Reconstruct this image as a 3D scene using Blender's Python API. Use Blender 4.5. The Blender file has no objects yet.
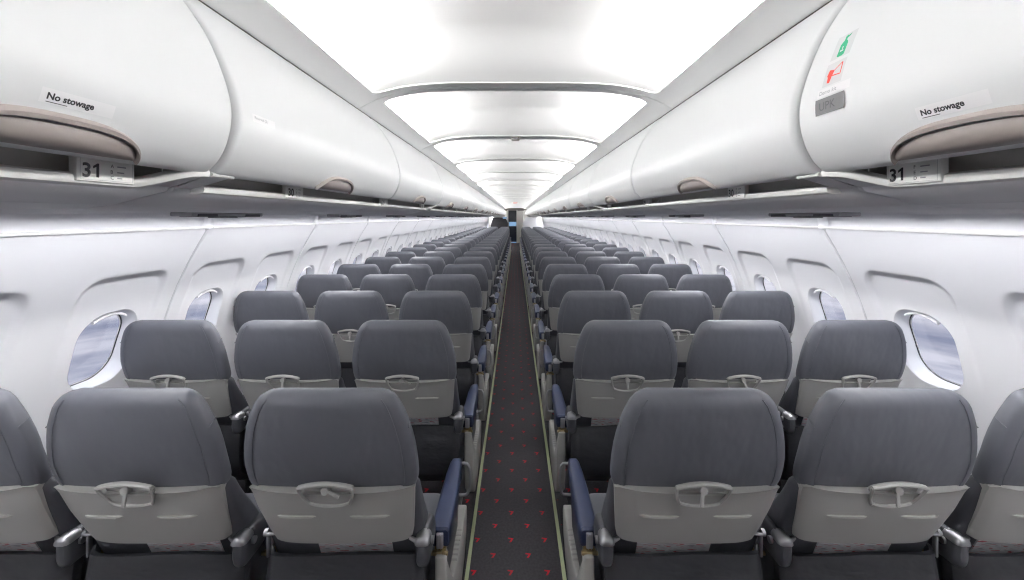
import bpy, bmesh, math, random
from mathutils import Vector, Matrix
random.seed(31)
PI = math.pi
C = bpy.context.scene.collection
SC = bpy.context.scene
CAM_Z = 1.585          # eye height; all cabin heights below are given as H = z - CAM_Z where handy

# ------------------------------------------------------------------ materials
def mat(name, col, rough=.5, metal=0., spec=.5, bump=None, sheen=0., var=0., emit=None, emit_s=0., coat=0.):
    m = bpy.data.materials.new(name); m.use_nodes = True
    nt = m.node_tree; b = nt.nodes['Principled BSDF']
    b.inputs['Base Color'].default_value = (*col, 1)
    b.inputs['Roughness'].default_value = rough
    b.inputs['Metallic'].default_value = metal
    b.inputs['Specular IOR Level'].default_value = spec
    if sheen: b.inputs['Sheen Weight'].default_value = sheen
    if coat: b.inputs['Coat Weight'].default_value = coat
    if emit:
        b.inputs['Emission Color'].default_value = (*emit, 1)
        b.inputs['Emission Strength'].default_value = emit_s
    tc = nt.nodes.new('ShaderNodeTexCoord')
    if var:
        n = nt.nodes.new('ShaderNodeTexNoise'); n.inputs['Scale'].default_value = 9; n.inputs['Detail'].default_value = 4
        nt.links.new(tc.outputs['Object'], n.inputs['Vector'])
        mx = nt.nodes.new('ShaderNodeMix'); mx.data_type = 'RGBA'
        mx.inputs['A'].default_value = (*[c * (1 - var) for c in col], 1)
        mx.inputs['B'].default_value = (*[min(1, c * (1 + var)) for c in col], 1)
        nt.links.new(n.outputs['Fac'], mx.inputs['Factor']); nt.links.new(mx.outputs['Result'], b.inputs['Base Color'])
    if bump:
        last = None
        for sc, st, dist, stretch in bump:
            n = nt.nodes.new('ShaderNodeTexNoise'); n.inputs['Scale'].default_value = sc; n.inputs['Detail'].default_value = 3
            mp = nt.nodes.new('ShaderNodeMapping'); mp.inputs['Scale'].default_value = stretch
            nt.links.new(tc.outputs['Object'], mp.inputs['Vector']); nt.links.new(mp.outputs['Vector'], n.inputs['Vector'])
            bp = nt.nodes.new('ShaderNodeBump'); bp.inputs['Strength'].default_value = st; bp.inputs['Distance'].default_value = dist
            nt.links.new(n.outputs['Fac'], bp.inputs['Height'])
            if last: nt.links.new(last.outputs['Normal'], bp.inputs['Normal'])
            last = bp
        nt.links.new(last.outputs['Normal'], b.inputs['Normal'])
    return m

LEATHER = mat('grey_leather', (.096, .100, .117), .47, bump=[(8, .8, .014, (1, 1, .6)), (60, .12, .002, (1, 1, 1))], var=.06)
FABRIC = mat('grey_seat_cloth', (.14, .145, .165), .75, bump=[(260, .3, .001, (1, 1, 1))], sheen=.2)
SIDELEATHER = mat('dark_grey_leather', (.062, .064, .075), .5, bump=[(11, .6, .008, (1, 1, .7))])
POCKET = mat('black_pocket_leather', (.019, .020, .024), .5, bump=[(9, .8, .010, (1, 1, 2))])
SHELL = mat('stone_grey_plastic', (.40, .395, .377), .42, bump=[(500, .1, .0004, (1, 1, 1))])
SHELLDK = mat('mid_grey_plastic', (.34, .335, .32), .45)
HINGE = mat('charcoal_plastic', (.052, .054, .062), .45)
CHROME = mat('brushed_metal', (.42, .42, .43), .42, metal=1.)
CLIP = mat('bright_clip_metal', (.78, .78, .80), .3, metal=.85)
BRASS = mat('brass_clip', (.45, .36, .2), .35, metal=1.)
NAVY = mat('navy_plastic', (.016, .025, .064), .38)
PANEL = mat('light_end_panel_plastic', (.43, .425, .40), .4)
DARK = mat('dark_frame_metal', (.03, .03, .034), .5, metal=.3)
BINW = mat('white_bin_plastic', (.73, .742, .75), .38, bump=[(700, .06, .0003, (1, 1, 1))])
WALLW = mat('white_wall_plastic', (.86, .86, .885), .5, bump=[(500, .06, .0003, (1, 1, 1))])
CEILW = mat('white_ceiling_plastic', (.84, .84, .84), .6)
FLANGE = mat('pale_grey_ceiling_plastic', (.93, .935, .93), .5)
UNDER = mat('grey_underside_plastic', (.80, .80, .825), .42)
TROUGH = mat('beige_recess_plastic', (.47, .455, .43), .6)
RAIL = mat('white_rail_plastic', (.80, .80, .78), .35)
HANDLE = mat('taupe_handle_plastic', (.27, .235, .222), .45)
HANDLERIM = mat('pale_taupe_plastic', (.40, .355, .335), .4)
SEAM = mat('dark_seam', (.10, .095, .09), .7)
SIGNW = mat('sign_white', (.90, .90, .87), .5)
INK = mat('black_ink', (.02, .02, .025), .6)
GREYINK = mat('grey_ink', (.33, .33, .36), .6)
STICK = mat('pale_sticker', (.80, .80, .81), .35)
STICKG = mat('light_grey_sticker', (.64, .65, .66), .4)
PLATEG = mat('mid_grey_plate', (.11, .11, .115), .45)
PLATEINK = mat('plate_engraving', (.045, .045, .05), .5)
GREEN = mat('green_print', (.02, .42, .20), .5)
RED = mat('red_print', (.75, .06, .04), .5)
VENT = mat('dark_vent_plastic', (.10, .10, .11), .5)
PSU = mat('grey_service_plastic', (.36, .36, .38), .45)
STRIP = mat('pale_green_marking', (.60, .66, .40), .55)
STRIPBED = mat('dark_strip_channel', (.03, .03, .033), .6)
DARKWALL = mat('dark_partition_cloth', (.022, .02, .024), .8, var=.5)
GALLEY = mat('galley_cream_plastic', (.84, .82, .79), .4)
TRIMB = mat('taupe_trim', (.24, .22, .20), .5)
NIGHT = mat('dark_navy_door', (.012, .015, .025), .4)
GASKET = mat('black_gasket', (.03, .03, .035), .6)
LAMP = mat('ceiling_tube_glow', (1, 1, 1), .5, emit=(1, .985, .97), emit_s=84.)
SLAMP = mat('sidewall_tube_glow', (1, 1, 1), .5, emit=(.97, .97, 1), emit_s=23.)
BLUELIT = mat('blue_glow', (.1, .2, .3), .4, emit=(.34, .55, .85), emit_s=.5)

def glass():
    m = bpy.data.materials.new('window_acrylic'); m.use_nodes = True; nt = m.node_tree
    nt.nodes.remove(nt.nodes['Principled BSDF'])
    t = nt.nodes.new('ShaderNodeBsdfTransparent'); t.inputs[0].default_value = (.93, .94, .96, 1)
    g = nt.nodes.new('ShaderNodeBsdfGlossy'); g.inputs['Roughness'].default_value = .03
    mx = nt.nodes.new('ShaderNodeMixShader'); mx.inputs[0].default_value = .04
    nt.links.new(t.outputs[0], mx.inputs[1]); nt.links.new(g.outputs[0], mx.inputs[2])
    nt.links.new(mx.outputs[0], nt.nodes['Material Output'].inputs[0]); return m
GLASS = glass()

def card_mat():
    m = mat('printed_card', (.7, .7, .72), .4); nt = m.node_tree; b = nt.nodes['Principled BSDF']
    tc = nt.nodes.new('ShaderNodeTexCoord'); mp = nt.nodes.new('ShaderNodeMapping'); mp.inputs['Scale'].default_value = (30, 1, 190)
    n = nt.nodes.new('ShaderNodeTexNoise'); n.inputs['Scale'].default_value = 1; n.inputs['Detail'].default_value = 1
    r = nt.nodes.new('ShaderNodeValToRGB'); e = r.color_ramp.elements
    e[0].position = .36; e[0].color = (.45, .05, .08, 1); e[1].position = .40; e[1].color = (.72, .72, .74, 1)
    x = e.new(.60); x.color = (.60, .60, .62, 1); x = e.new(.66); x.color = (.35, .35, .40, 1)
    nt.links.new(tc.outputs['Object'], mp.inputs[0]); nt.links.new(mp.outputs[0], n.inputs['Vector'])
    nt.links.new(n.outputs['Fac'], r.inputs[0]); nt.links.new(r.outputs[0], b.inputs['Base Color']); return m
CARD = card_mat()

def carpet():
    m = mat('charcoal_carpet_red_marks', (.045, .042, .047), .95, spec=.1); nt = m.node_tree; b = nt.nodes['Principled BSDF']
    N, L = nt.nodes.new, nt.links.new
    geo = N('ShaderNodeNewGeometry'); sep = N('ShaderNodeSeparateXYZ'); L(geo.outputs['Position'], sep.inputs[0])
    def M(op, a, bb=None, c=None):
        n = N('ShaderNodeMath'); n.operation = op
        for k, v in enumerate((a, bb, c)):
            if v is None: continue
            if isinstance(v, (int, float)): n.inputs[k].default_value = v
            else: L(v, n.inputs[k])
        return n.outputs[0]
    masks = []
    for ox, oy in ((-.1895, 1.846), (-.107, 1.939)):
        lx = M('MULTIPLY', M('SUBTRACT', M('FRACT', M('ADD', M('DIVIDE', M('SUBTRACT', sep.outputs[0], ox), .165), .5)), .5), .165)
        ly = M('MULTIPLY', M('SUBTRACT', M('FRACT', M('ADD', M('DIVIDE', M('SUBTRACT', sep.outputs[1], oy), .186), .5)), .5), .186)
        # top bar of the mark
        bar = M('MULTIPLY', M('LESS_THAN', M('ABSOLUTE', M('SUBTRACT', M('ADD', ly, M('MULTIPLY', lx, .15)),   .0090)), .0036), M('LESS_THAN', M('ABSOLUTE', lx), .0108))
        # slanted stroke
        d = M('SUBTRACT', M('SUBTRACT', lx, .0056), M('MULTIPLY', ly, .50))
        st = M('MULTIPLY', M('LESS_THAN', M('ABSOLUTE', d), .0044), M('LESS_THAN', M('ABSOLUTE', M('ADD', ly, .0015)), .0125))
        masks.append(M('MAXIMUM', bar, st))
    mask = M('MAXIMUM', masks[0], masks[1])
    tc = N('ShaderNodeTexCoord'); n1 = N('ShaderNodeTexNoise'); n1.inputs['Scale'].default_value = 90; n1.inputs['Detail'].default_value = 4
    L(tc.outputs['Object'], n1.inputs['Vector'])
    base = N('ShaderNodeMix'); base.data_type = 'RGBA'; base.inputs['A'].default_value = (.030, .029, .033, 1); base.inputs['B'].default_value = (.072, .069, .076, 1)
    L(n1.outputs['Fac'], base.inputs['Factor'])
    mx = N('ShaderNodeMix'); mx.data_type = 'RGBA'; mx.inputs['B'].default_value = (.52, .020, .030, 1)
    L(mask, mx.inputs['Factor']); L(base.outputs['Result'], mx.inputs['A']); L(mx.outputs['Result'], b.inputs['Base Color'])
    bp = N('ShaderNodeBump'); bp.inputs['Strength'].default_value = .5; bp.inputs['Distance'].default_value = .002
    n2 = N('ShaderNodeTexNoise'); n2.inputs['Scale'].default_value = 400; L(tc.outputs['Object'], n2.inputs['Vector'])
    L(n2.outputs['Fac'], bp.inputs['Height']); L(bp.outputs['Normal'], b.inputs['Normal'])
    return m
CARPET = carpet()

# ------------------------------------------------------------------ mesh builder
class MB:
    def __init__(s): s.v, s.f = [], []
    def add(s, vs, fs):
        o = len(s.v); s.v += [tuple(p) for p in vs]; s.f += [tuple(i + o for i in q) for q in fs]
    def box(s, x0, x1, y0, y1, z0, z1, bev=0., seg=2):
        bm = bmesh.new(); bmesh.ops.create_cube(bm, size=1)
        for v in bm.verts:
            v.co = Vector(((x0 + x1) / 2 + v.co.x * (x1 - x0), (y0 + y1) / 2 + v.co.y * (y1 - y0), (z0 + z1) / 2 + v.co.z * (z1 - z0)))
        if bev: bmesh.ops.bevel(bm, geom=bm.edges[:], offset=bev, segments=seg, profile=.5, affect='EDGES')
        s.bm(bm)
    def bm(s, bm, M=None):
        bm.verts.index_update()
        s.add([(M @ v.co if M else v.co) for v in bm.verts], [[v.index for v in f.verts] for f in bm.faces]); bm.free()
    def loft(s, rings, cap=True, closed=True):
        n = len(rings[0]); vs = [p for r in rings for p in r]; fs = []
        for i in range(len(rings) - 1):
            for j in range(n if closed else n - 1):
                k = (j + 1) % n
                fs.append((i * n + j, i * n + k, (i + 1) * n + k, (i + 1) * n + j))
        if cap and closed:
            fs.append(tuple(reversed(range(n)))); fs.append(tuple((len(rings) - 1) * n + j for j in range(n)))
        s.add(vs, fs)
    def tube(s, path, r, n=8, cap=True, flat=1.):
        path = [Vector(p) for p in path]; rings = []; up = None
        for i, p in enumerate(path):
            t = (path[min(i + 1, len(path) - 1)] - path[max(i - 1, 0)]).normalized()
            if up is None:
                up = Vector((0, 0, 1)) if abs(t.z) < .9 else Vector((1, 0, 0))
            a = (up - t * up.dot(t)).normalized(); up = a; b = t.cross(a)
            rr = r[i] if isinstance(r, (list, tuple)) else r
            rings.append([p + a * (rr * flat * math.cos(2 * PI * k / n)) + b * (rr * math.sin(2 * PI * k / n)) for k in range(n)])
        s.loft(rings, cap)
    def cyl(s, c, axis, r, h, n=20, r2=None):
        ax = Vector(axis).normalized(); s.tube([Vector(c) - ax * h / 2, Vector(c) + ax * h / 2], [r, r if r2 is None else r2], n)
    def prism(s, pts, axis, a, b, bev=0.):
        bm = bmesh.new()
        def P(u, w, t): return {'x': (t, u, w), 'y': (u, t, w), 'z': (u, w, t)}[axis]
        lo = [bm.verts.new(P(u, w, a)) for u, w in pts]; hi = [bm.verts.new(P(u, w, b)) for u, w in pts]
        n = len(pts); bm.faces.new(lo); bm.faces.new(hi[::-1])
        for i in range(n): bm.faces.new((lo[i], hi[i], hi[(i + 1) % n], lo[(i + 1) % n]))
        bmesh.ops.recalc_face_normals(bm, faces=bm.faces[:])
        if bev: bmesh.ops.bevel(bm, geom=bm.edges[:], offset=bev, segments=2, profile=.5, affect='EDGES')
        s.bm(bm)
    def grid(s, rows, flip=False):
        s.loft(rows, cap=False, closed=False)
    def mesh(s, name, m, smooth=True, angle=40):
        me = bpy.data.meshes.new(name); me.from_pydata(s.v, [], s.f); me.update()
        bm = bmesh.new(); bm.from_mesh(me); bmesh.ops.recalc_face_normals(bm, faces=bm.faces[:]); bm.to_mesh(me); bm.free()
        me.materials.append(m)
        if smooth:
            me.polygons.foreach_set('use_smooth', [True] * len(me.polygons))
            me.set_sharp_from_angle(angle=math.radians(angle))
        return me

def link(name, me, parent=None, loc=None, rot=None):
    o = bpy.data.objects.new(name, me); C.objects.link(o)
    if parent: o.parent = parent
    if loc: o.location = loc
    if rot: o.rotation_euler = rot
    return o
def empty(name, loc=(0, 0, 0)):
    o = bpy.data.objects.new(name, None); C.objects.link(o); o.location = loc; o.empty_display_size = .1; return o
def tag(o, label, cat, group=None):
    o['label'] = label; o['category'] = cat
    if group: o['group'] = group
    return o
def struct(o): o['kind'] = 'structure'; return o

def rrect(w, y0, y1, r, z, nc=6, yfun=None):
    """rounded rectangle ring in the x-y plane"""
    r = min(r, w * .98, (y1 - y0) / 2 * .98); pts = []
    for cx, cy, a0 in ((w - r, y1 - r, 0), (-w + r, y1 - r, 90), (-w + r, y0 + r, 180), (w - r, y0 + r, 270)):
        for k in range(nc + 1):
            a = math.radians(a0 + 90 * k / nc); pts.append((cx + r * math.cos(a), cy + r * math.sin(a), z))
    return pts
def interp(tab, t):
    if t <= tab[0][0]: return tab[0][1]
    for (a, va), (b, vb) in zip(tab, tab[1:]):
        if t <= b: return va + (vb - va) * (t - a) / (b - a)
    return tab[-1][1]
def smooth(t): t = max(0., min(1., t)); return t * t * (3 - 2 * t)

# ------------------------------------------------------------------ camera
cam = bpy.data.cameras.new('camera'); co = bpy.data.objects.new('camera', cam); C.objects.link(co)
F = 414.
cam.sensor_width = 36; cam.lens = F / 1024 * 36; cam.shift_x = -3.5 / 1024; cam.shift_y = -73. / 1024
cam.clip_start = .02; cam.clip_end = 200
co.location = (0, 0, CAM_Z); co.rotation_euler = (PI / 2, 0, 0); SC.camera = co

# ------------------------------------------------------------------ passenger seats
YB = [(.40, .235), (.55, .175), (.654, .132), (.72, .104), (.80, .070), (.883, .041), (.95, .020), (1.045, .004), (1.10, 0.), (1.151, .002)]
def yb(z): return interp(YB, z)
HW = [(.866, .215), (.885, .2225), (.91, .225), (.95, .2245), (1.0, .219), (1.05, .208), (1.08, .1985), (1.103, .189), (1.117, .181), (1.128, .171), (1.135, .157), (1.138, .140)]

def headrest_mesh():
    m = MB(); rings = []
    def ring(z, inset=0., dw=0.):
        w = interp(HW, z) - dw
        y0 = yb(z) + inset; y1 = yb(z) + .070 - inset * .6 - .012 * smooth((z - 1.02) / .12)
        pts = []
        for x, y, zz in rrect(w, y0, y1, .026, z, 6):
            u = x / max(w, .01)
            back = max(0., 1 - (y - y0) / .03)
            pts.append((x, y + .014 * u * u * back, zz - (.007 * (1 - u * u) if z < .89 else 0)))
        return pts
    rings.append(ring(.866, .012))
    for z in (.870, .878, .89, .905, .93, .96, .99, 1.02, 1.05, 1.07, 1.085, 1.098): rings.append(ring(z, .004 if z < .872 else 0))
    for k in range(1, 9):
        a = PI / 2 * k / 8; z = 1.100 + .038 * math.sin(a); rings.append(ring(z, .026 * (1 - math.cos(a))))
    m.loft(rings)
    # seams stitched along the edges of the rear panel, over the top and across each side
    def bp(x, z, off=.0005):
        w = interp(HW, z); u = x / w; return Vector((x, yb(z) + .014 * u * u - off, z))
    for s in (-1, 1):
        path = [bp(s * (interp(HW, z) - .030), z, .0002) for z in [.874 + .25 * k / 14 for k in range(15)]]
        m.tube(path, .0013, 6)
        m.tube([Vector((s * (interp(HW, zz) + .0006), yb(zz) + .022 + .030 * k / 5, zz)) for k, zz in [(k, 1.045 + .012 * k / 5) for k in range(6)]], .0013, 6)
    return m.mesh('headrest', LEATHER)

def backrest_mesh():
    m = MB(); rings = []
    for k in range(15):
        z = .43 + .46 * k / 14
        w = .222 - .010 * smooth((.60 - z) / .15)
        ins = .02 if k in (0, 14) else 0
        y0 = yb(z) + .020 + ins * .5
        rings.append(rrect(w - ins, y0, y0 + .052 + .045 * smooth((.90 - z) / .25) - ins, .024, z))
    m.loft(rings); return m.mesh('backrest', SIDELEATHER)

def shell_y(x, z, w):
    u = x / w; return yb(z) - .011 + .020 * abs(u) ** 5
def shell_w(z): return interp([(.682, .192), (.72, .201), (.80, .211), (.883, .2185)], z)
def shell_mesh():
    m = MB(); nu, nv = 36, 18; front, rear = [], []
    for j in range(nv + 1):
        v = j / nv; ra, rb = [], []
        for i in range(nu + 1):
            u = -1 + 2 * i / nu
            zt = .872 + .012 * u * u - .010 * max(0, abs(u) - .95) / .05
            zb = .683 + .007 * smooth((abs(u) - .93) / .06)
            z = zb + (zt - zb) * v; w = shell_w(z); x = u * w
            y = shell_y(x, z, w)
            if v > .93: y -= .004 * smooth((v - .93) / .04)          # rolled lip along the top
            edge = max(0, (abs(u) - .93) / .07)
            y += .006 * edge * edge
            ra.append((x, y, z)); rb.append((x * .985, y + .034, z))
        front.append(ra); rear.append(rb)
    rings = [front[j] + rear[j][::-1] for j in range(nv + 1)]
    m.loft(rings); return m.mesh('back_shell', SHELL, angle=50)

def slot_mesh(s):
    m = MB(); n = 12; zc = .792; rows = []
    for i in range(n + 1):
        x = s * .097 - .052 + .104 * i / n; w = shell_w(zc); e = 1 - abs(2 * i / n - 1) ** 8
        y = shell_y(x, zc, w); h = .0042 * max(.25, e)
        rows.append([(x, y + .002, zc - h), (x, y - .0055 * e - .001, zc - h * .6), (x, y - .0055 * e - .001, zc + h * .6), (x, y + .002, zc + h)])
    m.loft(rows)
    for i in range(7):
        x = s * .097 - .042 + .014 * i; m.box(x - .003, x + .003, shell_y(x, zc, .21) - .002, shell_y(x, zc, .21) + .004, zc + .003, zc + .0062, .0008, 1)
    return m.mesh('vent_slot', PANEL)

LN = Vector((0, -.94, .34)).normalized()         # outward normal of the shell around the latch
def latch_mesh():
    m = MB(); n = 16
    def P(x, z, off): return Vector((x, yb(z) - .011 - off, z))
    top, bot = [], []
    for i in range(n + 1):
        t = -1 + 2 * i / n; x = .070 * t
        top.append(P(x, .908 - .012 * t * t, .010))
    rings = []
    for p in top: rings.append([p + Vector((0, .006, .0045)), p + Vector((0, -.002, .0045)), p + Vector((0, -.005, .001)), p + Vector((0, -.005, -.003)), p + Vector((0, -.001, -.0055)), p + Vector((0, .014, -.0055))])
    m.loft(rings)
    for s in (-1, 1):                                          # two legs of the frame
        m.tube([P(s * .0685, .896, .010), P(s * .067, .88, .009), P(s * .062, .86, .006), P(s * .052, .840, .004)], [.0042, .004, .004, .004], 8)
    lo = []
    for i in range(n + 1):
        t = -1 + 2 * i / n; lo.append(P(.052 * t, .836 - .005 * (1 - t * t) + .005 * abs(t) ** 4, .004))
    m.tube(lo, .0052, 8)
    return m.mesh('tray_latch', SHELL)
def latch_plate_mesh():
    m = MB(); rows = []
    for z in (.834, .845, .858, .866, .872, .886):
        w = interp([(.834, .050), (.86, .060), (.886, .062)], z)
        off = .002 if z < .87 else -.003
        rows.append([(w * (-1 + 2 * i / 8), yb(z) - .011 - off, z) for i in range(9)] + [(w * (1 - 2 * i / 8), yb(z) - .004, z) for i in range(9)])
    m.loft(rows); return m.mesh('latch_plate', SHELLDK)
def lever_mesh():          # built round its pivot, pointing to local -z; axis along LN
    m = MB()
    m.cyl((0, -.003, 0), (0, 1, 0), .0092, .012, 20)
    m.cyl((0, -.0105, 0), (0, 1, 0), .0092, .003, 20, .006)
    m.box(-.0045, .0045, -.007, -.001, -.040, 0, .0018)
    return m.mesh('latch_lever', SHELL)

def pocket_mesh():
    m = MB(); rows = []; n = 24; top = []
    for k in range(13):
        v = k / 12; z = .36 + .281 * v; row = []
        w = .226 - .002 * v
        for i in range(n + 1):
            u = -1 + 2 * i / n
            zz = z + (.006 * math.sin(3 * u + 1) - .006 * (1 - u * u)) * smooth((v - .5) / .5)
            y = .128 - .006 * math.cos(PI * u / 2) - .018 * math.sin(PI * v) + .05 * smooth((.25 - v) / .25) + .028 * max(0, abs(u) - .9) / .1
            row.append((u * w, y, zz))
        back = [(p[0] * .99, p[1] + (.030 if k < 12 else .012), p[2]) for p in row]
        rows.append(row + back[::-1])
    m.loft(rows); return m.mesh('seat_pocket', POCKET)
def cushion_mesh():
    m = MB(); rings = []
    for z, ins in ((.352, .02), (.36, .006), (.375, 0), (.42, 0), (.448, .002), (.462, .010), (.470, .026), (.473, .05)):
        rings.append([(x, y, zz + (.012 * smooth((y - .35) / .25) if z > .44 else 0)) for x, y, zz in rrect(.224 - ins, .215 + ins, .64 - ins, .05, z)])
    m.loft(rings); return m.mesh('seat_cushion', FABRIC)
def hinge_mesh(s):
    m = MB(); rings = []
    for y, k in ((.112, .55), (.118, .85), (.130, 1), (.18, 1), (.215, .95), (.235, .6)):
        r = []
        for i in range(20):
            a = 2 * PI * i / 20; ca, sa = math.cos(a), math.sin(a)
            r.append((s * .2235 + .0205 * k * abs(ca) ** .7 * (1 if ca > 0 else -1), y, .648 + .046 * k * abs(sa) ** .7 * (1 if sa > 0 else -1)))
        rings.append(r)
    m.loft(rings); return m.mesh('hinge_cover', HINGE)
def hinge_cap_mesh(s):
    m = MB(); rings = []
    m.tube([(s * .186, .138, .676), (s * .202, .128, .677), (s * .216, .122, .679)], [.005, .0065, .006], 8)
    for y, k in ((.108, .5), (.112, .85), (.120, 1), (.14, 1), (.155, .9), (.165, .5)):
        r = []
        for i in range(11):
            a = PI * i / 10; r.append((s * .2235 + .0215 * k * math.cos(a), y, .676 + .0195 * k * math.sin(a)))
        r += [(p[0] * 1. , p[1], .674) for p in r[::-1]]
        rings.append(r)
    m.loft(rings)
    m.cyl((s * .2455, .15, .662), (1, 0, 0), .010, .010, 14)
    return m.mesh('hinge_cap', CHROME)
def pivot_mesh(s):
    m = MB()
    m.tube([(s * .188, .140, .690), (s * .204, .134, .690), (s * .218, .134, .689)], [.004, .005, .005], 8)
    m.cyl((s * .222, .140, .690), (1, 0, 0), .010, .010, 14); m.box(min(s * .214, s * .222), max(s * .214, s * .222), .136, .150, .62, .688, .003)
    return m.mesh('hinge_pivot', CHROME)
def frame_mesh():
    m = MB()
    m.tube([(-.218, .30, .31), (.218, .30, .31)], .024, 10); m.tube([(-.218, .55, .31), (.218, .55, .31)], .024, 10)
    m.box(-.20, .20, .24, .62, .330, .352, .006)
    return m.mesh('seat_frame', DARK)
def leg_mesh(s):
    m = MB()
    m.tube([(s * .17, .30, .31), (s * .17, .24, .012)], .016, 8); m.tube([(s * .17, .55, .31), (s * .17, .47, .16), (s * .17, .27, .06)], .014, 8)
    m.box(s * .17 - .018, s * .17 + .018, .18, .60, 0, .018, .004)
    return m.mesh('leg', DARK)
def arm_mesh():            # armrest pad, centred on x = 0
    m = MB(); rings = []
    for y, hw, zt, zb, r in ((.222, .024, .634, .588, .010), (.228, .028, .640, .580, .012), (.26, .0295, .642, .578, .012), (.40, .0285, .643, .582, .012), (.50, .0265, .645, .594, .012), (.565, .022, .645, .612, .012), (.588, .018, .640, .618, .010), (.595, .010, .634, .624, .005)):
        rings.append([(x, y, (zt + zb) / 2 + yy) for x, yy, _ in rrect(hw, -(zt - zb) / 2, (zt - zb) / 2, r, 0, 5)])
    m.loft(rings); return m.mesh('armrest', NAVY)
def arm_clip_mesh():
    m = MB()
    m.box(-.0105, .0105, .214, .228, .582, .628, .003); m.box(-.006, -.003, .2115, .216, .584, .624); m.box(.003, .006, .2115, .216, .584, .624)
    return m.mesh('armrest_clip', CLIP)
def arm_bracket_mesh():
    m = MB(); m.box(-.017, .017, .225, .29, .556, .592, .004); m.box(-.022, -.008, .212, .227, .562, .574, .003); m.box(.006, .02, .212, .227, .564, .577, .003)
    m.cyl((0, .219, .567), (1, 0, 0), .006, .05, 10)
    return m.mesh('armrest_bracket', BRASS)
def arm_beam_mesh(s):      # grey body of the aisle arm under the pad
    m = MB()
    m.prism([(.24, .575), (.235, .50), (.30, .42), (.52, .42), (.575, .55), (.575, .612), (.40, .588)], 'x', -s * .018, s * .012, .005)
    return m.mesh('armrest_body', HINGE)
def end_panel_mesh(s):     # s: direction of the aisle in local x
    pts = [(.203, .568), (.245, .568), (.252, .51), (.272, .455), (.315, .415), (.39, .395), (.50, .395), (.63, .412), (.665, .405), (.675, .38), (.65, .30), (.59, .245), (.42, .215), (.30, .225), (.235, .28), (.205, .37), (.200, .47)]
    m = MB(); bm = bmesh.new()
    n = len(pts); x0, x1 = s * -.012, s * .030
    lo = [bm.verts.new((x0, a, b)) for a, b in pts]; hi = [bm.verts.new((x1 - s * (.010 if b > .5 else 0), a, b)) for a, b in pts]
    bm.faces.new(lo); bm.faces.new(hi[::-1])
    for i in range(n): bm.faces.new((lo[i], hi[i], hi[(i + 1) % n], lo[(i + 1) % n]))
    bmesh.ops.recalc_face_normals(bm, faces=bm.faces[:])
    bmesh.ops.bevel(bm, geom=bm.edges[:], offset=.007, segments=3, profile=.5, affect='EDGES')
    m.bm(bm); return m.mesh('end_panel', PANEL)
def end_grille_mesh(s):
    m = MB()
    for k in range(7):
        y = .40 + .022 * k; zz = interp([(.315, .415), (.39, .395), (.50, .395), (.63, .412)], y)
        m.box(min(s * -.002, s * .026), max(s * -.002, s * .026), y, y + .008, zz - .006, zz + .0008, .0005, 1)
    return m.mesh('grille', SHELLDK)
def loop_mesh(s):
    m = MB(); pts = []
    for k in range(13):
        a = -PI / 2 + PI * k / 12
        pts.append((s * (.020 + .026 * math.cos(a) ** .6 if abs(math.cos(a)) > 1e-6 else s * .020), .64 + .01 * math.sin(a), .525 + .058 * math.sin(a)))
    pts = [(s * -.006, .63, .467)] + pts + [(s * -.006, .65, .583)]
    m.tube(pts, .0058, 8); return m.mesh('grab_loop', CHROME)

ME = dict(headrest=headrest_mesh(), backrest=backrest_mesh(), shell=shell_mesh(), slotp=slot_mesh(1), slotm=slot_mesh(-1), latch=latch_mesh(), plate=latch_plate_mesh(),
          lever=lever_mesh(), pocket=pocket_mesh(), cushion=cushion_mesh(), hinge={1: hinge_mesh(1), -1: hinge_mesh(-1)}, pivot={1: pivot_mesh(1), -1: pivot_mesh(-1)}, cap={1: hinge_cap_mesh(1), -1: hinge_cap_mesh(-1)},
          frame=frame_mesh(), leg={1: leg_mesh(1), -1: leg_mesh(-1)}, arm=arm_mesh(), clip=arm_clip_mesh(), bracket=arm_bracket_mesh(),
          beam={1: arm_beam_mesh(1), -1: arm_beam_mesh(-1)}, panel={1: end_panel_mesh(1), -1: end_panel_mesh(-1)}, grille={1: end_grille_mesh(1), -1: end_grille_mesh(-1)}, loop={1: loop_mesh(1), -1: loop_mesh(-1)})
def cm():
    m = MB(); m.box(-.105, .105, -.0015, .0015, -.10, .10); m.box(-.105, .105, -.0022, -.0016, .080, .086); return m.mesh('safety_card', CARD)
CARD_ME = cm()

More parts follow.
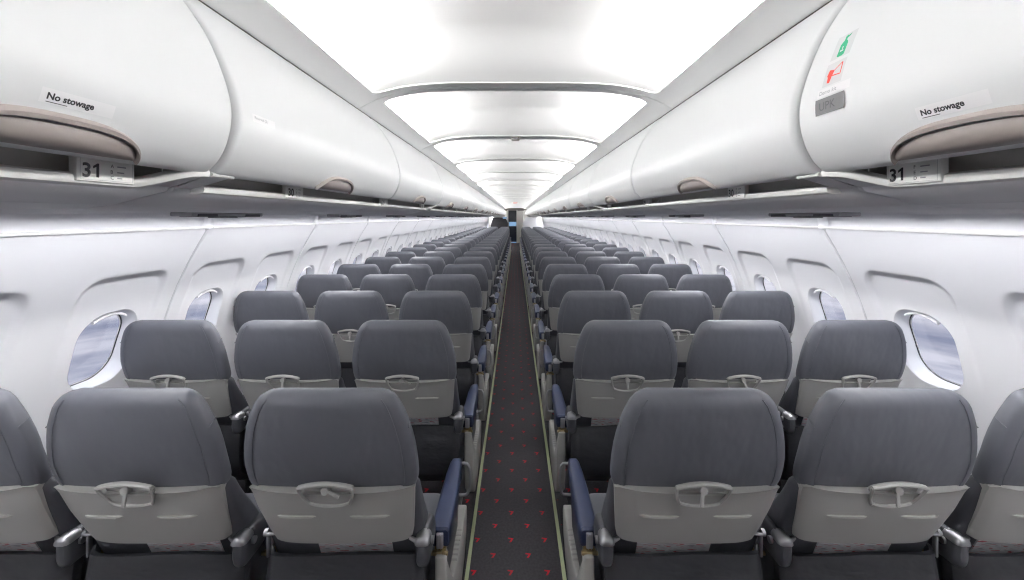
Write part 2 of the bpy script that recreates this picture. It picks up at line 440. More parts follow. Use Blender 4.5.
ORD = 'first second third fourth fifth sixth seventh eighth ninth tenth eleventh twelfth thirteenth fourteenth fifteenth sixteenth seventeenth eighteenth nineteenth twentieth twenty-first twenty-second twenty-third twenty-fourth twenty-fifth twenty-sixth'.split()
PITCH, Y1, NROW = .714, 1.035, 26
AX = .2545                                    # half a seat spacing: where the armrests sit
def seat(row, side, pos):
    """side -1 left of the aisle, +1 right; pos 0 aisle, 1 middle, 2 window"""
    x = side * ((.484, .995, 1.486) if side < 0 else (.479, .976, 1.468))[pos]; a = -side                     # a: local direction of the aisle
    t = empty('passenger_seat', (x, Y1 + PITCH * row, 0))
    where = 'left' if side < 0 else 'right'
    which = ('aisle seat', 'middle seat', 'window seat')[pos]
    tail = 'nearest row' if row == 0 else ORD[row] + ' row from the camera'
    tag(t, f'grey leather passenger {which} on the {where} side, {tail}', 'seat', 'passenger seats of the cabin')
    link('headrest', ME['headrest'], t); link('backrest', ME['backrest'], t)
    sh = link('back_shell', ME['shell'], t)
    near, mid = row < 5, row < 11
    if mid:
        if row == 0: link('vent_slot', ME['slotp'], sh); link('vent_slot', ME['slotm'], sh)
        else: link('vent_slot', ME['slotp'] if a > 0 else ME['slotm'], sh)
        la = link('tray_latch', ME['latch'], t); link('latch_plate', ME['plate'], la)
        ang = random.choice((0, 0, .12, -.15, .35, 1.25)) if (row, side, pos) != (0, -1, 0) else 1.25
        if (row, side, pos) == (0, 1, 0): ang = -.2
        lv = link('latch_lever', ME['lever'], la, loc=(0, yb(.886) - .013, .886)); lv.rotation_euler = (-.22, -ang, 0)
        link('seat_pocket', ME['pocket'], t)
    if mid:
        h = link('hinge_cover', ME['hinge'][a], t); link('hinge_cap', ME['cap'][a], h)
        link('hinge_pivot', ME['pivot'][-a], t)
    link('seat_cushion', ME['cushion'], t)
    if True:
        link('seat_frame', ME['frame'], t)
        for s in (-1, 1): link('leg', ME['leg'][s], t)
    # the armrest on the aisle-ward side of each seat
    am = link('armrest', ME['arm'], t, loc=(a * (AX, .2525 if side < 0 else .2465, .240)[pos], 0, 0))
    if mid: link('armrest_clip', ME['clip'], am); link('armrest_bracket', ME['bracket'], am)
    if pos == 0:
        link('armrest_body', ME['beam'][a], am)
        ep = link('end_panel', ME['panel'][a], t, loc=(a * AX, 0, 0))
        if mid: link('grille', ME['grille'][a], ep); link('grab_loop', ME['loop'][a], t, loc=(a * AX, 0, 0))
    if row < 2:
        c = link('safety_card', CARD_ME, loc=(x + (.0, .02, -.02)[pos] - .025 * side, Y1 + PITCH * row + .180, .580), rot=(.38, 0, 0))
        tag(c, f'printed safety card in the pocket of the {where} {which}, {tail}', 'card', 'safety cards in the seat pockets')
for r in range(NROW):
    for sd in (-1, 1):
        for p in range(3): seat(r, sd, p)

# ------------------------------------------------------------------ overhead bins
PROF = [(.637, .435), (.618, .416), (.596, .392), (.570, .356), (.547, .318), (.528, .275), (.513, .232), (.505, .194), (.506, .160), (.514, .128), (.527, .102), (.541, .086), (.551, .079), (.562, .077)]
def catmull(P, n=5):
    out = []
    for i in range(len(P) - 1):
        p0, p1, p2, p3 = P[max(i - 1, 0)], P[i], P[i + 1], P[min(i + 2, len(P) - 1)]
        for k in range(n):
            t = k / n
            out.append(tuple(.5 * ((2 * p1[d]) + (-p0[d] + p2[d]) * t + (2 * p0[d] - 5 * p1[d] + 4 * p2[d] - p3[d]) * t * t + (-p0[d] + 3 * p1[d] - 3 * p2[d] + p3[d]) * t ** 3) for d in (0, 1)))
    return out + [P[-1]]
PR = catmull(PROF)
ARC = [0.]
for a, b in zip(PR, PR[1:]): ARC.append(ARC[-1] + math.dist(a, b))
def door_pt(side, s, y, off=0.):
    s = max(0, min(ARC[-1] - 1e-6, s))
    for i in range(len(ARC) - 1):
        if s <= ARC[i + 1]: break
    t = (s - ARC[i]) / (ARC[i + 1] - ARC[i]); a, b = PR[i], PR[i + 1]
    x, h = a[0] + (b[0] - a[0]) * t, a[1] + (b[1] - a[1]) * t
    dx, dh = b[0] - a[0], b[1] - a[1]; L = math.hypot(dx, dh); nx, nh = dh / L, -dx / L      # towards the aisle
    return Vector((side * (x + nx * off), y, CAM_Z + h + nh * off))
def s_of_h(h):
    for i in range(len(PR) - 1):
        if PR[i][1] >= h >= PR[i + 1][1]: return ARC[i] + (ARC[i + 1] - ARC[i]) * (PR[i][1] - h) / (PR[i][1] - PR[i + 1][1])
    return ARC[-1]
BINL = 1.066; J1 = .75
def door_mesh(side, y0, y1, gap=.003):
    m = MB(); rows = []
    for y, ins in ((y0 + gap, .022), (y0 + gap, .010), (y0 + gap + .002, .004), (y0 + gap + .006, .001), (y0 + gap + .012, 0), (y1 - gap - .012, 0), (y1 - gap - .006, .001), (y1 - gap - .002, .004), (y1 - gap, .010), (y1 - gap, .022)):
        rows.append([door_pt(side, s, y, -ins) for s in ARC])
    m.grid(rows); return m.mesh('door', BINW, angle=60)
def body_mesh(side, y0, y1):        # trough behind the door edge, and the box above
    m = MB(); pr = [(.66, .440), (.560, .100), (.585, .118), (.640, .116), (.640, .050)]
    m.grid([[(side * x, y, CAM_Z + h) for x, h in pr] for y in (y0, y1)])
    return m.mesh('grip_recess', TROUGH, smooth=False)
def under_mesh(side, y0, y1, gap=.003):
    m = MB(); pr = [(.628, .062), (.620, .057), (.626, .0465), (.68, .033), (.72, .0225), (.77, .0165), (.83, .0145), (1.0, .0145), (1.17, .0150), (1.186, .0084), (1.200, .0084), (1.208, .030), (1.300, .030), (1.306, .0135), (1.445, .0150), (1.452, .019), (1.452, .06)]
    rows = []
    for y, up in ((y0 + gap, .012), (y0 + gap, .004), (y0 + gap + .004, 0), (y1 - gap - .004, 0), (y1 - gap, .004), (y1 - gap, .012)):
        rows.append([(side * x, y, CAM_Z + h + up) for x, h in pr])
    m.grid(rows)
    m.grid([[(side * .72, y, CAM_Z + .0225 + .0004), (side * .7225, y, CAM_Z + .0214)] for y in (y0 + gap, y1 - gap)])
    return m.mesh('underside_panel', UNDER, angle=60)
def rail_path(side, y0, y1, s_near, s_far):
    pts = []
    def p(x, h, y): pts.append(Vector((side * x, y, CAM_Z + h)))
    if s_near: p(.628, .055, y0 + .045)
    n = 14
    ya, ye = (y0 + .05 if s_near else y0), (y1 - .098 if s_far else y1)
    for k in range(n + 1): p(.612, .0532, ya + (ye - ya) * k / n)
    if s_far:
        for k in range(1, 11):
            t = k / 10; p(.612 - .050 * smooth(t), .0532 + .0225 * smooth(t), ye + .066 * t)
        p(.560, .0775, y1 - .02); p(.558, .078, y1 - .008)
    return pts
def rail_mesh(side, y0, y1, s_near, s_far):
    m = MB(); rings = []
    for p in rail_path(side, y0, y1, s_near, s_far):
        rings.append([p + Vector((side * a, 0, b)) for a, b in ((-.009, -.006), (-.011, 0), (-.009, .006), (-.004, .009), (.006, .009), (.010, .004), (.010, -.006), (0, -.009))])
    m.loft(rings); return m.mesh('grip_rail', RAIL)
def endplate_mesh(side, y0, y1, far):
    """closes the recess beside a joint: a sloped panel carrying on from the underside up to the door edge"""
    m = MB()
    if far:       # follows the S-curve of the rail
        rp = rail_path(side, y0, y1, False, True)[14:]
        rows = [[(p.x, p.y, p.z - .004), (p.x + (side * .640 - p.x) * .5, p.y, p.z + (CAM_Z + .049 - p.z) * .5 - .002), (side * .642, p.y, CAM_Z + .047)] for p in rp]
        rows.append([(side * .556, y1 - .003, CAM_Z + .0745), (side * .598, y1 - .003, CAM_Z + .061), (side * .642, y1 - .003, CAM_Z + .047)])
    else:
        rows = [[(side * .556, y0 + .003, CAM_Z + .0765), (side * .598, y0 + .003, CAM_Z + .0615), (side * .642, y0 + .003, CAM_Z + .047)],
                [(side * .556, y0 + .060, CAM_Z + .0765), (side * .598, y0 + .052, CAM_Z + .0615), (side * .642, y0 + .046, CAM_Z + .047)],
                [(side * .562, y0 + .062, CAM_Z + .092), (side * .60, y0 + .054, CAM_Z + .09), (side * .642, y0 + .048, CAM_Z + .085)]]
    m.grid(rows); return m.mesh('joint_panel', UNDER, angle=50)
def endlip_mesh(side, y0, y1):
    m = MB(); m.tube([(side * .555, y0, CAM_Z + .0775), (side * .555, y1, CAM_Z + .0775)], .0042, 8); return m.mesh('joint_lip', RAIL)

def handle_pt(side, t, r, yc, half, off):
    """t -1..1 along the cabin, r 0 (lower edge) .. 1 (upper rim)"""
    y = yc + half * t; top = .047 * max(0., 1 - abs(t) ** 3.0) ** .58
    s = s_of_h(.0815) - top * r
    p = door_pt(side, s, y, off)
    return p
def handle_meshes(side, yc, half):
    m = MB(); n = 30; rows = []
    ts = [-math.cos(PI * k / n) for k in range(n + 1)]
    rim = []
    for t in ts:                                 # rim: arched ridge over the door surface
        rr = []
        for dr, off in ((1.0, -.002), (1.0, .006), (.95, .010), (.84, .010), (.80, .005), (.80, -.002)):
            rr.append(handle_pt(side, t, dr, yc, half, off))
        rim.append(rr)
    m.loft(rim); a = m.mesh('handle_rim', HANDLERIM)
    m = MB(); pad = []
    for t in ts:
        q = t * .965; row = []
        for k in range(9):
            r = .76 * k / 8; row.append(handle_pt(side, q, r, yc, half, .001 + .012 * math.sin(PI * min(1, .04 + .86 * k / 8)) * max(.15, (1 - q * q)) ** .5))
        low = handle_pt(side, q, 0, yc, half, .002)
        pad.append([low + Vector((side * .020, 0, .012)), low + Vector((side * .014, 0, .003)), low + Vector((side * .005, 0, .0005))] + row)
    m.grid(pad); b = m.mesh('door_handle', HANDLE)
    return a, b

def text_verts(txt, size, bold=0.):
    cu = bpy.data.curves.new('t', 'FONT'); cu.body = txt; cu.size = 1; cu.offset = bold; cu.resolution_u = 4
    ob = bpy.data.objects.new('t', cu); C.objects.link(ob); bpy.context.view_layer.update()
    me = bpy.data.meshes.new_from_object(ob.evaluated_get(bpy.context.evaluated_depsgraph_get()))
    vs = [tuple(c * size for c in v.co) for v in me.vertices]; fs = [tuple(p.vertices) for p in me.polygons]
    bpy.data.objects.remove(ob); bpy.data.curves.remove(cu); bpy.data.meshes.remove(me)
    x0 = min(v[0] for v in vs); x1 = max(v[0] for v in vs)
    return vs, fs, x0, x1
def on_door(name, side, y, h, polys, m, off=.0012):
    """flat art laid on the curved door: polys in (u, v), u reads along the writing, v up; (y, h) is where u = v = 0 sits"""
    mb = MB(); s0 = s_of_h(h)
    for vs, fs in polys: mb.add([door_pt(side, s0 - v[1], y + (v[0] if side < 0 else -v[0]), off) for v in vs], fs)
    return mb.mesh(name, m, smooth=False)
def rect(u0, u1, v0, v1, n=6, nv=4):
    vs = [(u0 + (u1 - u0) * i / n, v0 + (v1 - v0) * j / nv) for j in range(nv + 1) for i in range(n + 1)]
    return vs, [(j * (n + 1) + i, j * (n + 1) + i + 1, (j + 1) * (n + 1) + i + 1, (j + 1) * (n + 1) + i) for j in range(nv) for i in range(n)]
def text(txt, size, u=0, v=0, bold=0.):
    vs, fs, x0, x1 = text_verts(txt, size, bold); return [(a[0] - x0 + u, a[1] + v) for a in vs], fs

def poly(pts): return pts, [tuple(range(len(pts)))]
def row_sign(parent, side, yc, num, near):
    """white card standing in front of the grip recess"""
    L2, h0, h1 = .043, .0500, .0850; x = .598
    m = MB(); sg = side
    m.box(min(sg * x, sg * (x + .012)), max(sg * x, sg * (x + .012)), yc - L2, yc + L2, CAM_Z + h0, CAM_Z + h1, .002)
    c = link('row_sign', m.mesh('row_sign', SIGNW), parent)
    def art(name, polys, mt):
        mb = MB()
        for vs, fs in polys: mb.add([(sg * (x - .0006), yc + (v[0] if sg < 0 else -v[0]), CAM_Z + h0 + v[1]) for v in vs], fs)
        link(name, mb.mesh(name, mt, smooth=False), c)
    polys, u = [], -L2 + .007
    for ch in num:
        if ch == '1':          # flagged figure one
            polys.append(poly([(u + .0055, .0065), (u + .0095, .0065), (u + .0095, .0265), (u + .0070, .0265), (u + .0010, .0222), (u + .0010, .0188), (u + .0055, .0212)])); u += .0125
        else: polys.append(text(ch, .0275, u, .0065, .026)); u += max(p[0] for p in polys[-1][0]) - u + .0022
    art('numeral', polys, INK)
    if near:
        letters = ('A', 'B', 'C') if side < 0 else ('F', 'E', 'D')
        rows = [text(l, .0075, .004,   .0225 - .0085 * k) for k, l in enumerate(letters)]
        bars = [rect(.014, .028 - .003 * k, .0240 - .0085 * k, .0258 - .0085 * k, 1, 1) for k in range(3)]
        art('seat_letter', rows, INK); art('seat_arrow', bars, GREYINK)
        fr = [rect(-L2 + .004, L2 - .004, .0025, .0029, 1, 1), rect(-L2 + .004, L2 - .004, .0322, .0326, 1, 1), rect(-L2 + .004, -L2 + .0044, .0025, .0326, 1, 1), rect(L2 - .0044, L2 - .004, .0025, .0326, 1, 1)]
        art('printed_border', fr, GREYINK)
def vent_unit(parent, side, yc):
    m = MB(); m.box(min(side * 1.00, side * 1.07), max(side * 1.00, side * 1.07), yc - .18, yc + .18, CAM_Z + .002, CAM_Z + .0155, .004)
    u = link('service_unit', m.mesh('service_unit', PSU), parent)
    for k, (dy, n) in enumerate(((-.115, 12), (0, 12), (.115, 12))):
        mm = MB()
        if k == 1:
            for q in range(3): mm.cyl((side * 1.03, yc - .045 + .045 * q, CAM_Z + .0015), (0, 0, 1), .017, .008, 16)
            link('air_nozzle', mm.mesh('air_nozzle', VENT), u)
        else:
            mm.box(min(side * .996, side * 1.06), max(side * .996, side * 1.06), yc + dy - .042, yc + dy + .042, CAM_Z + .0005, CAM_Z + .010, .002); link('reading_light', mm.mesh('reading_light', VENT), u)

bin_ends = [(-.32, J1)] + [(J1 + BINL * k, J1 + BINL * (k + 1)) for k in range(20)]
signs_l = {0: [(.607, '31')], 1: [(1.125, '30')]}
for side in (-1, 1):
    sn = 'left' if side < 0 else 'right'
    for i, (y0, y1) in enumerate(bin_ends):
        first = i == 0
        t = empty('overhead_bin', (0, 0, 0))
        nm = ('nearest bin, row 31 sign' if i == 0 else 'second bin from the camera, row 30 sign' if i == 1 else f'{ORD[i]} bin from the camera')
        tag(t, f'white curved overhead bin on the {sn}, {nm}', 'overhead bin', 'overhead bins along the cabin')
        link('door', door_mesh(side, y0, y1, .007 if i < 2 else .0018), t)
        link('grip_recess', body_mesh(side, y0 + .001, y1 - .001), t)
        up = link('underside_panel', under_mesh(side, y0, y1, .004 if i < 2 else .0015), t)
        s_near, s_far = i in (1, 3), i in (0, 2)
        link('grip_rail', rail_mesh(side, y0, y1, s_near, s_far), t)
        if s_far:
            link('joint_panel', endplate_mesh(side, y0, y1, True), t)
        if s_near:
            link('joint_panel', endplate_mesh(side, y0, y1, False), t); link('joint_lip', endlip_mesh(side, y0 + .004, y0 + .062), t)
        hy, hh = (.478, .112) if first else ((y0 + y1) / 2 - .045, .112)
        a, b = handle_meshes(side, hy, hh); hb = link('door_handle', b, t); link('handle_rim', a, hb)
        vent_unit(up, side, y0 + .71) if i < 12 else None
        if i == 0: row_sign(t, side, .607 if side < 0 else .625, '31', True)
        elif i == 1:
            row_sign(t, side, 1.125, '30', True); 
        # the further row signs stand one per seat row
    for k in range(0, 24):
        y = 1.125 + PITCH * 1.08 * (k + 1); n = 29 - k
        if n < 6: break
        bi = min(len(bin_ends) - 1, max(0, int((y - J1) // BINL) + 1))
        binsel = [o for o in C.objects if o.name.startswith('overhead_bin')]
        y = min(max(y, bin_ends[bi][0] + .05), bin_ends[bi][1] - .05)
        row_sign(binsel[-len(bin_ends):][bi], side, y, str(n), False)

bins = [o for o in C.objects if o.name.startswith('overhead_bin')]
BL, BR = bins[:len(bin_ends)], bins[len(bin_ends):]
# stickers
def no_stowage(parent, side, y, h):
    p = link('sticker', on_door('sticker', side, y, h, [rect(-.006, .076, -.006, .0105)], STICK, .0006), parent)
    link('lettering', on_door('lettering', side, y, h, [text('No stowage', .0103, 0, -.001, .034), rect(0, .022, -.0045, -.0037, 4, 1)], INK, .0011), p)
no_stowage(BL[0], -1, .452, .131)
no_stowage(BR[0], 1, .523, .129)
p = link('sticker', on_door('sticker', -1, .80, .190, [rect(-.006, .068, -.006, .009)], STICK, .0006), BL[1])
link('lettering', on_door('lettering', -1, .80, .190, [text('Reserved (2)', .0080, 0, 0)], GREYINK, .0011), p)
# pictograms and plates on the right-hand nearest bin
p = link('bottle_sticker', on_door('bottle_sticker', 1, .685, .256, [rect(0, .040, 0, .042)], STICKG, .0006), BR[0])
bottle = [(.016, .004), (.020, .002), (.030, .002), (.034, .004), (.034, .027), (.031, .032), (.028, .034), (.028, .038), (.034, .041), (.036, .046), (.030, .043), (.026, .045), (.022, .043), (.022, .034), (.019, .032), (.016, .027)]
link('pictogram', on_door('pictogram', 1, .685, .256, [poly([(x * .82, y * .86) for x, y in bottle])], GREEN, .0011), p)
link('pictogram_mark', on_door('pictogram_mark', 1, .685, .256, [rect(.017, .0238, .010, .013, 1, 1), rect(.0195, .0218, .014, .019, 1, 1)], STICKG, .0014), p)
p = link('megaphone_sticker', on_door('megaphone_sticker', 1, .686, .213, [rect(0, .040, 0, .039)], STICKG, .0006), BR[0])
mega = [poly([(.008, .020), (.022, .018), (.026, .030), (.012, .034)]), poly([(.012, .006), (.019, .005), (.022, .019), (.011, .021)]),
        poly([(.022, .018), (.044, .016), (.044, .018), (.0235, .0205)]), poly([(.0245, .028), (.042, .040), (.041, .042), (.0245, .0305)]), poly([(.041, .0415), (.0425, .016), (.0445, .0165), (.0435, .042)])]
link('pictogram', on_door('pictogram', 1, .686, .213, [([(x * .8, y * .8) for x, y in v], f) for v, f in mega], RED, .0011), p)
p = link('sticker', on_door('sticker', 1, .690, .197, [rect(-.003, .064, 0, .0135)], STICK, .0006), BR[0])
link('lettering', on_door('lettering', 1, .690, .197, [text('Demo kit', .0095, .002, .0035)], GREYINK, .0011), p)
p = link('plate', on_door('plate', 1, .694, .168, [rect(0, .060, 0, .026)], PLATEG, .002), BR[0])
link('lettering', on_door('lettering', 1, .694, .168, [text('UPK', .0185, .010, .0065)], PLATEINK, .0026), p)

# ------------------------------------------------------------------ ceiling
BAY = 1.066; RIB0 = 1.622 - .0; RIBW = .104
def hf(x): return .525 - .09 * (abs(x) / .637) ** 4.6
def frame_bay():
    m = MB(); r = .035; cy = BAY / 2; hx, hy = .552, BAY / 2 - RIBW / 2; ox, oy = .637, BAY / 2 - .0012
    quad, ns, na = [], 12, 4                 # one quadrant: from the middle of the side, round the corner, to the middle of the end
    for k in range(ns): quad.append((hx, (hy - r) * k / ns, ox, (oy - .06) * k / ns))
    for k in range(na * 2 + 1):
        a = PI / 2 * k / (2 * na)
        o = (ox, oy - .06 + .06 * k / na) if k <= na else (ox - (ox - .50) * (k - na) / na, oy)
        quad.append((hx - r + r * math.cos(a), hy - r + r * math.sin(a), *o))
    for k in range(1, 17): quad.append(((hx - r) * (1 - k / 16), hy, .50 * (1 - k / 16), oy))
    ring = quad + [(-a, b, -c, d) for a, b, c, d in quad[-2::-1]]
    ring = ring + [(a, -b, c, -d) for a, b, c, d in ring[-2:0:-1]]
    rings = [[(x, cy + y, CAM_Z + hf(x) + dz) for x, y, _, _ in ring] for dz in (.005, .003)]
    for t in (.0, .03, .08, .2, .4, .6, .8, .94, 1.):
        rr = []
        for x, y, X, Y in ring:
            px, py = x + (X - x) * t, y + (Y - y) * t; rr.append((px, cy + py, CAM_Z + hf(px) + (.003 if t > .99 else 0)))
        rings.append(rr)
    rings.append([(x, y, z + .02) for x, y, z in rings[-1]])
    m.loft(rings, cap=False); return m.mesh('ceiling', FLANGE, angle=50)
def dome_bay():
    m = MB(); prof = [(-.652, .446), (-.656, .50), (-.652, .55), (-.630, .592), (-.570, .622), (-.46, .643), (-.3, .655), (-.15, .660), (0, .662)]
    prof = catmull(prof + [(-x, h) for x, h in prof[-2::-1]], 4); rows = []
    for k in range(29):
        y = .012 + (BAY - .024) * k / 28
        g = min(1., smooth(min(y - .0, BAY - y) / .26)); row = []
        for x, h in prof:
            b = hf(x) + .012
            b = hf(min(abs(x), .60)) + .012; row.append((x, y, CAM_Z + (h if h < b else b + (h - b) * g)))
        rows.append(row)
    m.grid(rows); return m.mesh('ceiling_dome', CEILW, angle=70)
def tube_bay(s):
    m = MB(); m.tube([(s * .610, .075, CAM_Z + .527), (s * .610, BAY - .075, CAM_Z + .527)], .010, 10); return m.mesh('light_tube', LAMP)
FB, DB, TB = frame_bay(), dome_bay(), {s: tube_bay(s) for s in (-1, 1)}
y = RIB0 + RIBW / 2 - 5 * BAY
for k in range(26):
    if y > 25.0: break
    c = struct(link('ceiling', FB, loc=(0, y, 0))); link('ceiling_dome', DB, c)
    for s in (-1, 1): link('light_tube', TB[s], c)
    y += BAY
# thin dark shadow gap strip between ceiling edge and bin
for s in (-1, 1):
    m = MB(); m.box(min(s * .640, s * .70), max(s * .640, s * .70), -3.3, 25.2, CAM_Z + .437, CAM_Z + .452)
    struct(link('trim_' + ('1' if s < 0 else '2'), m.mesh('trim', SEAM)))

# ------------------------------------------------------------------ side walls and windows
R, ZC = 1.768, .55
def wx(z): return math.sqrt(max(.01, R * R - (z - ZC) ** 2))
MODW = .54; WZ, WHW, WHH, WR = 1.040, .128, .155, .100
ZT = CAM_Z - .053
def rr_pt(cx, cy, hw, hh, r, a):
    """point on a rounded rectangle in direction a"""
    c, s = math.cos(a), math.sin(a); lo, hi = 0., 3.
    def sd(px, py):
        qx, qy = abs(px) - hw + r, abs(py) - hh + r
        return math.hypot(max(qx, 0), max(qy, 0)) + min(max(qx, qy), 0) - r
    for _ in range(40):
        md = (lo + hi) / 2
        if sd(c * md, s * md) < 0: lo = md
        else: hi = md
    return cx + c * lo, cy + s * lo
REC = (1.0225, .190, .3225, .075)                    # recess: centre z, half width, half height, corner radius -> top at 1.345
def rec_sd(y, z):
    qx, qy = abs(y) - REC[1] + REC[3], abs(z - REC[0]) - REC[2] + REC[3]
    return math.hypot(max(qx, 0), max(qy, 0)) + min(max(qx, qy), 0) - REC[3]
def wall_pt(side, yl, z, off=0.):
    d = .018 * max(0, (z - .90) / .445) ** 1.25 if z > .90 else 0
    d *= smooth((-rec_sd(yl, z) + .008) / .030)
    x = wx(z) + d + off
    return Vector((side * x, yl, z))
def module_rows(side):
    N = 128; rows = []
    angs = [2 * PI * k / N for k in range(N)]
    zlo, zhi = 0., ZT
    cs = [math.atan2(zhi - WZ, MODW / 2), math.atan2(zhi - WZ, -MODW / 2), math.atan2(zlo - WZ, -MODW / 2) % (2 * PI), math.atan2(zlo - WZ, MODW / 2) % (2 * PI)]
    for c in cs:
        k = min(range(N), key=lambda i: abs(angs[i] - c)); angs[k] = c
    W = [rr_pt(0, WZ, WHW, WHH, WR, a) for a in angs]
    Rr = [rr_pt(0, WZ, REC[1], 0, 0, a) if False else None for a in angs]
    Rr = []
    for a in angs:
        c, s = math.cos(a), math.sin(a); lo, hi = 0., 2.
        for _ in range(40):
            md = (lo + hi) / 2
            if rec_sd(c * md, WZ + s * md) < 0: lo = md
            else: hi = md
        Rr.append((c * lo, WZ + s * lo))
    Mm = []
    for a in angs:
        c, s = math.cos(a), math.sin(a)
        t = min((MODW / 2) / abs(c) if abs(c) > 1e-9 else 9, ((zhi - WZ) if s > 0 else (WZ - zlo)) / abs(s) if abs(s) > 1e-9 else 9)
        Mm.append((c * t, WZ + s * t))
    def mix(A, B, t): return [(a[0] + (b[0] - a[0]) * t, a[1] + (b[1] - a[1]) * t) for a, b in zip(A, B)]
    loops = [W] + [mix(W, Rr, t) for t in (.04, .1, .2, .35, .5, .65, .76, .82, .87, .91, .95, 1.)]
    far = lambda t: mix(Rr, Mm, t)
    # fine loops just past the recess edge
    def beyond(d): return [(lambda dx, dz, L: (r[0] + dx / L * min(d, L * .9), r[1] + dz / L * min(d, L * .9)))(m_[0] - r[0], m_[1] - r[1], max(1e-6, math.hypot(m_[0] - r[0], m_[1] - r[1]))) for r, m_ in zip(Rr, Mm)]
    loops += [beyond(.003), beyond(.008), beyond(.016)] + [mix(beyond(.016), Mm, t) for t in (.1, .2, .35, .5, .65, .8, .9, 1.)]
    return loops
LOOPS = module_rows(1)
def panel_mesh(side):
    m = MB()
    for c in (-MODW / 2, MODW / 2):
        rings = []
        for lp in LOOPS:
            ring = []
            for y, z in lp:
                yy = y + c
                p = wall_pt(side, y, z); p.y = yy
                e = MODW - abs(yy)
                if e < .004: p.y = math.copysign(MODW - .0035, yy); p.x += side * .012
                ring.append(p)
            rings.append(ring)
        # joint edges are turned outward a little
        m.loft(rings, cap=False)
    me = m.mesh('wall_panel', WALLW, angle=60)
    bm = bmesh.new(); bm.from_mesh(me); bmesh.ops.remove_doubles(bm, verts=bm.verts[:], dist=.0005); bm.to_mesh(me); bm.free()
    return me
def reveal_mesh(side):
    m = MB(); N = 96; angs = [2 * PI * k / N for k in range(N)]; rings = []
    for g, off in ((.0005, .0), (-.003, .004), (-.006, .012), (-.009, .055), (-.010, .066), (-.013, .069), (-.018, .069)):
        ring = []
        for a in angs:
            y, z = rr_pt(0, WZ, WHW + g, WHH + g, WR + g, a)
            p = wall_pt(side, y, z); base = wx(z) + (p.x * side - wx(z)); k = min(1, off / .066)
            xf = wx(WZ) + .066 - .32 * (z - WZ)
            p.x = side * (base * (1 - k) + xf * k + (off - .066 if off > .066 else 0)); ring.append(p)
        rings.append(ring)
    m.loft(rings, cap=False); return m.mesh('window_frame', WALLW, angle=50)
def pane_mesh(side):
    m = MB(); N = 64; ring = []; ring2 = []
    for k in range(N):
        y, z = rr_pt(0, WZ, WHW - .012, WHH - .012, WR - .012, 2 * PI * k / N); x = wx(WZ) + .066 - .32 * (z - WZ)
        ring.append((side * (x + .004), y, z)); ring2.append((side * (x + .008), y, z))
    m.loft([ring, ring2]); return m.mesh('window_pane', GLASS, smooth=False)
def gasket_mesh(side):
    m = MB(); N = 64; rings = []
    for g, dx in ((-.0105, .064), (-.0130, .064), (-.0130, .068), (-.0105, .068)):
        rings.append([(lambda y, z: (side * (wx(WZ) + dx + .0015 - .32 * (z - WZ)), y, z))(*rr_pt(0, WZ, WHW + g, WHH + g, WR + g, 2 * PI * k / N)) for k in range(N)])
    rings.append(rings[0]); m.loft(rings, cap=False); return m.mesh('window_gasket', GASKET)
def shade_mesh(side):
    m = MB(); rows = []
    for i in range(13):
        t = -1 + 2 * i / 12; y = .070 * t; z = WZ + WHH - .012 - .022 * t * t; x = wx(z) + .020
        rows.append([(side * (x + dx), y, z + dz) for dx, dz in ((-.002, .006), (-.005, 0), (-.002, -.005), (.004, -.005), (.008, 0), (.006, .007))])
    m.loft(rows); return m.mesh('shade_pull', WALLW)
WIN0 = 1.715
wcount = 0; DOORS_AT = (13.05 - .0)
